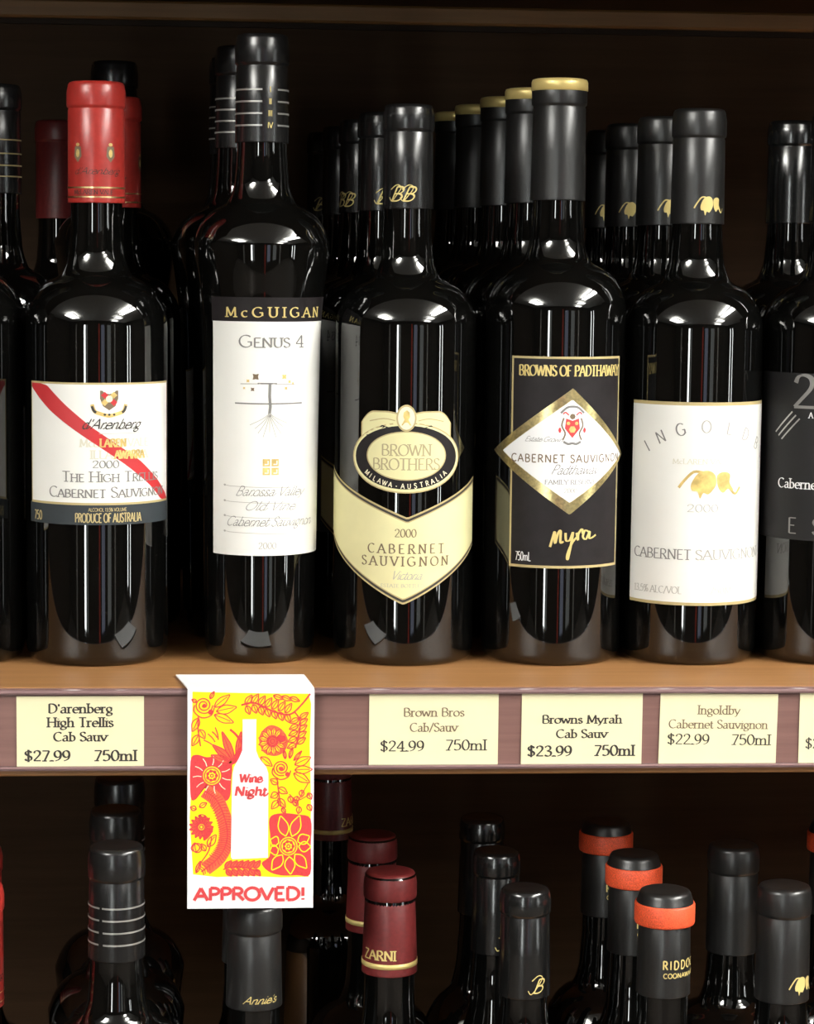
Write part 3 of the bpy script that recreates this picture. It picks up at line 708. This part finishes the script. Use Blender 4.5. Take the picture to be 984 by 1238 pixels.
# --- cream oval and chevron label
def chevron_bottle():
    B = Bottle(37.8, 178, 218, 295, CAPB, rn=12.6, zcap=240, rc=(13.4, 13.0), lip=14)
    A = B.art()
    cu = -2.4
    hi = lambda d: (lambda u: 79.2 + d + 19.4 * (abs(u + 1.2) / 46))
    lo = lambda d: (lambda u: 33.3 + d + 27.0 * (abs(u + 2.9) / 46) ** 1.12)
    for d, M, e in ((0, TAN, .2), (.9, INK, .26), (2.1, TAN, .32), (2.7, CREAM, .38)):
        A.fill(-60 + d * .4, 46.0 - d * .5, lo(d * 1.15), hi(-d * 1.1), M, e, 80)
    lab = A.build('label', B.root)
    A = B.art()
    text(A, '2000', -2, 69.0, 4.2, BROWNINK, .55, width=11.5, weight=.1)
    text(A, 'CABERNET', -1.5, 60.4, 4.8, BROWNINK, .55, width=41.5, weight=.13, track=.3)
    text(A, 'SAUVIGNON', -2, 53.8, 4.8, BROWNINK, .55, width=48, weight=.13, track=.3)
    text(A, 'Victoria', -1.6, 46.6, 4.6, FAINT, .55, style='script', width=16, weight=.09, shear=.5)
    text(A, 'ESTATE BOTTLED', -3.4, 42.4, 1.8, FAINT, .55, width=23, weight=.1)
    A.build('lettering', lab)
    A = B.art()
    # crown of two lobes behind the oval
    def crown(d, M, e):
        c = lambda u: 135.0 - d - .10 * max(0, abs(u + 2.2) - 17) ** 2.0 - .035 * max(0, 11 - abs(u + 2.2)) ** 1.8
        A.fill(-27.2 + d, 22.8 - d, 118, c, M, e, 50)
    crown(0, TAN, .42); crown(.8, CREAM, .46)
    ov = lambda cx, cz, rx, rz, M, e: A.oval(cx, cz, rx, rz, M, e, 48)
    ov(cu + .3, 110.6, 30.6, 18.6, TAN, .5); ov(cu + .3, 110.6, 29.8, 17.9, CREAM, .54); ov(cu + .3, 110.8, 28.6, 16.7, BLACKP, .58)
    A.blob([(-24, 122), (-15, 127.6), (-2, 125.6), (11, 127.6), (20, 122), (10, 119), (-14, 119)], BLACKP, .57)
    ov(cu + .5, 111.6, 21.6, 12.9, TAN, .62); ov(cu + .5, 111.6, 20.9, 12.3, CREAM, .66)
    ov(-2.2, 131.4, 5.2, 7.0, TAN, .62); ov(-2.2, 131.4, 4.3, 6.0, PALE, .66)
    A.blob([(-3.6, 134.4), (-2, 135.6), (-.6, 134.4), (-.4, 132), (-1.2, 130.6), (.4, 127.6), (-4.8, 127.6), (-3.2, 130.6), (-3.9, 132.4)], OCHRE, .7)
    A.stroke(crom([(-22, 129.5), (-14, 131), (-8, 130)], 3), .5, TAN, .5); A.stroke(crom([(4, 130), (10, 131), (18, 129.5)], 3), .5, TAN, .5)
    med = A.build('oval_label', B.root)
    A = B.art()
    text(A, 'BROWN', -2.0, 111.8, 5.8, TAUPE, .72, width=26.5, weight=.11)
    text(A, 'BROTHERS', -2.0, 104.4, 5.8, TAUPE, .72, width=36, weight=.11)
    for ch, a in zip('MILAWA-AUSTRALIA', range(16)):
        th = math.radians(-56 + a * 112 / 15); R0 = (25.2, 15.0)
        pu, pz = cu + .3 + R0[0] * math.sin(th), 110.8 - R0[1] * math.cos(th)
        sl = math.atan2(R0[1] * math.sin(th), R0[0] * math.cos(th))
        wd, st = glyph(ch)
        for kind, P in st:
            pts = []
            for x, y in P:
                x, y = (x - wd / 2) * 2.6, (y - .5) * 2.6
                pts.append((pu + x * math.cos(sl) - y * math.sin(sl), pz + x * math.sin(sl) + y * math.cos(sl)))
            A.stroke(pts, .4, PALE, .74)
    A.build('lettering', med)
    A = B.art('cap')
    text(A, 'BB', -4.6, 244.0, 7.4, GOLDP, .14, style='script', width=13, weight=.13, shear=.35)
    for u in (-9, -2.5): A.stroke(crom([(u - 2.5, 246), (u - 1, 244), (u + 1.5, 246.5), (u + 4.5, 251), (u + 2, 252.4), (u - 1.5, 250)], 4), .5, GOLDP, .16)
    A.build('capsule_print', B.cap)
    return B
cb = chevron_bottle()
cb.place(.0437, ROW[0], 0, 'wine bottle with cream oval label above a pointed cream chevron label', UP)
for i, s in ((1, 'first'), (2, 'second'), (3, 'third'), (4, 'farthest')):
    again(cb, (.0345, .0276, .0205, .0134)[i - 1], ROW[i], 0, 'dark wine bottle %s in the row behind the cream chevron label' % s, UP, (.5, -.6, .9, .1)[i - 1])

# --- black label with the gold diamond, gold-topped capsule
def diamond_bottle():
    B = Bottle(37.8, 186, 228, 309, CAPM, zcap=245.5, rc=(14.6, 14.0), lip=13.5)
    g = MB(); g.lathe([(r / 1000, z / 1000) for r, z in ((14.3, 303.0), (15.05, 303.2), (15.05, 307.6), (14.5, 309.0), (12.8, 309.5), (0, 309.5))], GOLDTOP, 48)
    tag(g.build('capsule_top', B.cap), 'gold capsule top')
    A = B.art()
    A.fill(-29, 37, 52.6, 164, TAN, .2, 40); A.fill(-27.8, 35.8, 54.0, 162.8, BLACKP, .26, 40)
    lab = A.build('label', B.root)
    A = B.art()
    text(A, 'BROWNS OF PADTHAWAY', 5.5, 154.0, 5.4, GOLDP, .4, width=60, weight=.14)
    # the signature in long pen curves
    for P in ([(-6, 64), (-4.6, 69), (-3.6, 72), (-3.4, 66), (-2, 71), (-.6, 72.6), (-.6, 66.5), (1, 67)], [(2, 71.5), (2.4, 67.5), (4.4, 67.8), (6, 71.8), (5, 65), (3.4, 57.5), (3.2, 60), (5.5, 66), (8, 69)],
              [(8, 71.5), (8.8, 67.6), (9, 70.8), (11, 73.4), (11.4, 71)], [(15, 71.8), (12.8, 72.6), (11.6, 69.4), (13.4, 68), (15.6, 72), (15.4, 68.6), (17, 68.6), (19.5, 70)]):
        A.stroke(crom(P, 6), lambda d: .55 + .75 * abs(d[1]), GOLDP, .4)
    text(A, '750mL', -20.5, 56.2, 4.6, BRIGHT, .4, style='sans', width=9, weight=.09)
    A.build('lettering', lab)
    A = B.art()
    up = lambda a, b_, t, cu: (lambda u: (a[1] + (t - a[1]) * (u - a[0]) / (cu - a[0])) if u < cu else (t + (b_[1] - t) * (u - cu) / (b_[0] - cu)))
    A.fill(-41.5, 42.5, up((-41.5, 113.6), (42.5, 111.8), 81.0, 3.9), up((-41.5, 113.6), (42.5, 111.8), 147.6, 4.6), GOLD, .45, 84)
    A.fill(-34.2, 39.6, up((-34.2, 113.8), (39.6, 111.8), 87.4, 3.8), up((-34.2, 113.8), (39.6, 111.8), 141.7, 4.4), BRIGHT, .55, 74)
    di = A.build('diamond_label', B.root)
    A = B.art()
    A.stroke(crom([(-1.6, 134.6), (1.5, 137.4), (4.6, 138), (7.7, 137.4), (10.8, 134.6)], 4), 1.1, GREYINK, .62)
    A.blob([(1.2, 131.8), (4.6, 130.6), (8, 131.8), (8.6, 126.5), (4.6, 121.5), (.6, 126.5)], CORAL, .62)
    for u, z, r in ((4.6, 126, 1.9), (2.4, 129.2, 1.0), (6.8, 129.2, 1.0)): A.oval(u, z, r, r, OCHRE, .66, 6)
    A.oval(4.6, 132.8, 1.5, 1.5, BROWNINK, .66, 8)
    for sx in (-1, 1):
        A.stroke(crom([(4.6 + sx * 4.6, 132), (4.6 + sx * 5.6, 128), (4.6 + sx * 3.8, 124), (4.6 + sx * 5, 120.5)], 4), .8, BROWNINK, .62)
        A.stroke(crom([(4.6 + sx * 2, 133.5), (4.6 + sx * 3.8, 135), (4.6 + sx * 5, 134)], 3), .7, CORAL, .66)
        A.oval(4.6 + sx * 6.6, 125.6, .8, 1.5, CORAL, .62, 6)
    A.stroke(crom([(0, 119.6), (2.4, 118.4), (4.6, 118.8), (6.8, 118.4), (9.2, 119.6)], 4), 1.2, GREYINK, .62)
    A.build('crest', di)
    A = B.art()
    text(A, 'CABERNET SAUVIGNON', 4.4, 108.6, 4.0, BROWNINK, .62, style='sans', width=65, weight=.15, track=.15)
    text(A, 'Padthaway', 6.6, 102.4, 5.0, GREYINK, .62, style='script', width=26, weight=.09, shear=.5)
    text(A, 'FAMILY RESERVE', 4.6, 97.2, 2.2, GREYINK, .62, width=28, weight=.12)
    text(A, '2000', 4.2, 92.6, 2.4, FAINT, .62, width=7, weight=.12)
    text(A, 'Estate Grown', -10.5, 119.5, 2.6, GREYINK, .62, style='script', width=20, weight=.1, shear=.5, arc=(4.6, 119.5 - 60, 60) if False else None)
    A.build('lettering', di)
    return B
db = diamond_bottle()
db.place(.124, ROW[0], 0, 'wine bottle with gold topped capsule and black label bearing a gold edged white diamond', UP)
for i, s in ((1, 'first'), (2, 'second'), (3, 'third'), (4, 'farthest')):
    again(db, (.1187, .1127, .1049, .0987)[i - 1], ROW[i], 0, 'wine bottle with gold capsule top, %s behind the gold diamond label' % s, UP, (.4, -.5, .9, .2)[i - 1])

# --- white label with the gold leaf
def leaf_mark(A, u, z, k, M, eps, twin=True, kz=None):
    kz = kz or k
    L = [(-6, -.5), (-3, 4.2), (1.5, 5.4), (4.6, 3.5), (5.2, -.5), (3.8, -3.2), (1.6, -5.2), (-.6, -4.6), (-2, -7.2), (-3.2, -4), (-5.6, -3.6)]
    A.blob(crom([(u + k * x, z + kz * y) for x, y in L], 3, True), M, eps)
    A.stroke(crom([(u + k * x, z + kz * y) for x, y in ((-1, 4.6), (-5, 4.8), (-9, 1), (-11.5, -2.4))], 4), lambda d: k * 1.2, M, eps + .02)
    if twin:
        R_ = [(5.6, 3.2), (9, 4.8), (12, 3.6), (11.8, 0), (14, -3.6), (11, -2.8), (8.6, -4.6), (6.2, -2)]
        A.blob(crom([(u + k * x, z + kz * y) for x, y in R_], 3, True), M, eps)
        A.stroke(crom([(u + k * x, z + kz * y) for x, y in ((12, -2.5), (15, -5.2), (17.6, -2.2))], 4), k * 1.0, M, eps + .02)
def leaf_bottle():
    B = Bottle(36.8, 177, 219, 295, CAPM, zcap=234, rc=(14.4, 13.9), lip=15)
    A = B.art()
    A.fill(-44, 50, 32.6, 140.6, TAN, .2, 60); A.fill(-44, 50, 34.2, 138.8, WHITE, .28, 60)
    lab = A.build('label', B.root)
    A = B.art(); leaf_mark(A, 0.2, 98.2, 1.18, OCHRE, .45); A.build('leaf_emblem', lab)
    A = B.art()
    for ch, u, z, rot in zip('INGOLDBY', (-30.5, -22.5, -12.2, 0.5, 13, 23.5, 34, 43), (114, 119, 123, 124.6, 123.6, 120.4, 115.5, 110), (.62, .46, .25, 0.03, -.2, -.4, -.55, -.68)):
        wd, st = glyph(ch); M = GREYINK if ch in 'ING' else FAINT
        for kind, P in st:
            pts = [((x - wd / 2) * 6.4, y * 6.4) for x, y in P]
            A.stroke([(u + x * math.cos(rot) - y * math.sin(rot), z + x * math.sin(rot) + y * math.cos(rot)) for x, y in pts], lambda d: .35 + .5 * abs(d[1]), M, .45)
    text(A, 'McLAREN VALE', -2, 108.0, 2.6, GHOST, .45, width=30, weight=.12)
    text(A, '2000', -.5, 82.6, 4.0, FAINT, .45, width=17, weight=.1)
    text(A, 'CABERNET', -23, 57.2, 5.2, GREYINK, .45, width=34, weight=.11); text(A, 'SAUVIGNON', 18, 57.2, 5.2, FAINT, .45, width=44, weight=.11)
    text(A, '13.5% ALC/VOL', -25, 38.8, 3.6, FAINT, .45, width=29, weight=.1); text(A, '750ML', 12, 38.8, 3.6, GHOST, .45, width=16, weight=.1)
    A.build('lettering', lab)
    A = B.art('cap'); leaf_mark(A, 2.6, 244.2, .62, GOLDP, .14, kz=.8); A.build('capsule_print', B.cap)
    return B
lb = leaf_bottle()
lb.place(.1995, ROW[0], 0, 'wine bottle with big white label showing a gold leaf, leaf marked charcoal capsule', UP)
again(lb, .1939, ROW[1], 0, 'wine bottle with half hidden gold leaf capsule behind the white leaf label', UP, .0)
again(lb, .1880, ROW[2], 0, 'dim charcoal capsuled wine bottle, second behind the white leaf label', UP, -.25)
again(lb, .1875, ROW[3], 0, 'dimmest charcoal capsuled wine bottle, third behind the white leaf label', UP, -.4)
again(lb, .2425, .0325, ZLOW, 'lower shelf wine bottle with matt charcoal capsule and gold leaf at right', LOW, .35)
again(lb, .2340, .1195, ZLOW, 'plain dark capsuled wine bottle behind the lower shelf gold leaf capsule', LOW, 1.6)

# --- black label with large figure, cut by the right edge
def figure_bottle():
    B = Bottle(36.8, 178, 219, 294, CAPG, rn=12.9, zcap=236, rc=(13.8, 13.4), lip=14)
    A = B.art(); A.fill(-58, 44, 67, 156, DKLAB, .2, 60); lab = A.build('label', B.root)
    A = B.art()
    text(A, '2', -22.5, 137.5, 17.5, GREYINK, .4, width=13.5, weight=.13)
    for i in range(3): A.stroke([(-40 + i * 2.2, 124 - i * 1.8), (-29 + i * 2.2, 135.4 - i * 1.8)], .8, SILVER, .4)
    text(A, 'A', -18.5, 132.4, 3.0, BRIGHT, .4, weight=.14)
    text(A, 'Cabernet', -37, 94.6, 5.0, BRIGHT, .4, weight=.13, align='l', sx=1.15)
    text(A, 'E S', -30, 70.5, 8.2, GREYINK, .4, weight=.1, align='l', track=.3, sx=1.1)
    A.build('lettering', lab)
    return B
fb = figure_bottle()
fb.place(.2745, ROW[0], 0, 'wine bottle with black label and large figure 2 at right edge', UP)
again(fb, .2682, ROW[1], 0, 'glossy black capsuled wine bottle standing alone at top right, in second row', UP, .6)

# --- left edge bottles
def edge_bottle():
    B = Bottle(36.0, 178, 222, 307, CAPB, zcap=247, rc=(14.5, 14.2), lip=14)
    A = B.art(); A.fill(-40, 27.5, 68, 131, TAN, .2, 40); A.fill(-39.3, 26.8, 69, 130, WHITE, .28, 40); B_l = A.build('label', B.root)
    A = B.art('cap')
    for z in (276, 268.5, 262, 256): A.fill(-40, 40, z, z + .7, TAN, .12, 40)
    A.fill(-22, -7, 300.5, 305, ORANGE, .6, 12)
    A.build('capsule_print', B.cap)
    return B
eb = edge_bottle()
eb.place(-.1952, ROW[0], 0, 'wine bottle cut by left edge of the photo, only shoulder and label edge showing', UP)
again(eb, -.1805, ROW[1], 0, 'black capsuled wine bottle with dull gold rings at the top left corner', UP, 0)

# --- lower shelf: burgundy capsules with a gold band
def burgundy_bottle():
    B = Bottle(36.5, 176, 219, 300, CAPW, zcap=246, rc=(14.8, 13.4), lip=14)
    r = ring_mesh(GOLDP, 250.2, 252.9, 14.9, 14.85); tag(r.build('gold_band', B.cap), 'gold band')
    A = B.art('cap'); text(A, 'ZARNI', -7, 255.2, 5.0, GOLDP, .2, width=19, weight=.16); A.build('lettering', B.cap)
    return B
wb = burgundy_bottle()
wb.place(.0351, .0492, ZLOW, 'lower shelf wine bottle with burgundy capsule and gold band, front one', LOW)
again(wb, .0305, .1290, ZLOW, 'wine bottle with burgundy capsule half hidden behind the front burgundy one', LOW, .9)
again(wb, .0160, .3400, ZLOW, 'dim burgundy capsuled wine bottle deep behind the other two, on its left', LOW, 1.6)

# --- lower shelf: script initial capsules
def initial_bottle():
    B = Bottle(36.3, 150, 226, 300, CAPG, rn=12.2, zcap=244, rc=(13.6, 12.6), lip=13)
    A = B.art('cap'); text(A, 'B', 5.5, 247.5, 7.0, GOLDP, .14, style='script', width=6, weight=.12, shear=.35)
    A.stroke(crom([(.5, 249), (2, 247), (5, 250), (8.6, 255), (6, 256.5), (2.5, 254)], 4), .5, GOLDP, .16); A.build('lettering', B.cap)
    return B
ib = initial_bottle()
ib.place(.1025, .0141, ZLOW, 'lower shelf wine bottle with glossy black capsule and gold script letter', LOW)
again(ib, .0962, .0910, ZLOW, 'second script lettered black capsule wine bottle, behind the front one below', LOW, -.15)
again(ib, .0965, .1680, ZLOW, 'third, barely visible black capsule wine bottle in the script letter row', LOW, .4)

# --- lower shelf: orange ring capsules
def orange_bottle():
    B = Bottle(35.0, 172, 222, 300, CAPM, rn=12.8, zcap=246, rc=(14.0, 13.4), lip=16.5, bead=1.6)
    r = MB(); r.lathe([(x / 1000, z / 1000) for x, z in ((13.9, 282.6), (15.3, 282.9), (15.6, 284), (15.6, 292.8), (15.2, 293.6), (14.2, 293.8))], ORANGE, 48)
    tag(r.build('orange_band', B.cap), 'orange red band')
    A = B.art('cap'); text(A, 'RIDDOCH', 9.5, 261.5, 4.4, GOLDP, .14, style='sans', width=25, weight=.17, track=.25)
    text(A, 'COONAWARRA', 9.5, 257, 2.4, GOLDP, .14, style='sans', width=24, weight=.2, track=.1); A.build('lettering', B.cap)
    return B
ob = orange_bottle()
ob.place(.1740, .0071, ZLOW, 'front wine bottle with orange ringed black capsule on the lower shelf', LOW)
again(ob, .1707, .0816, ZLOW, 'second orange ringed wine bottle, behind left of the front one', LOW, .2)
again(ob, .1672, .1560, ZLOW, 'farthest of the three orange ringed wine bottles in the lower shelf row', LOW, .1)
again(ob, .3000, .1520, ZLOW, 'dim red ringed wine bottle at the lower right edge', LOW, .5)

# --- lower shelf: the bottle under the card
def plain_bottle():
    B = Bottle(36.8, 168, 211, 290, CAPM, zcap=236.5, rc=(14.6, 13.8), lip=14)
    A = B.art('cap'); text(A, "Annie's", 3, 240.5, 4.0, GOLDP, .14, style='script', width=18, weight=.13, shear=.45); A.build('lettering', B.cap)
    return B
pb = plain_bottle()
pb.place(-.0367, .0250, ZLOW, 'lower shelf wine bottle with matt charcoal capsule just under the hanging card', LOW)
again(pb, -.0390, .1020, ZLOW, 'dark wine bottle hidden behind the hanging card, only its shoulder showing', LOW, 1.0)
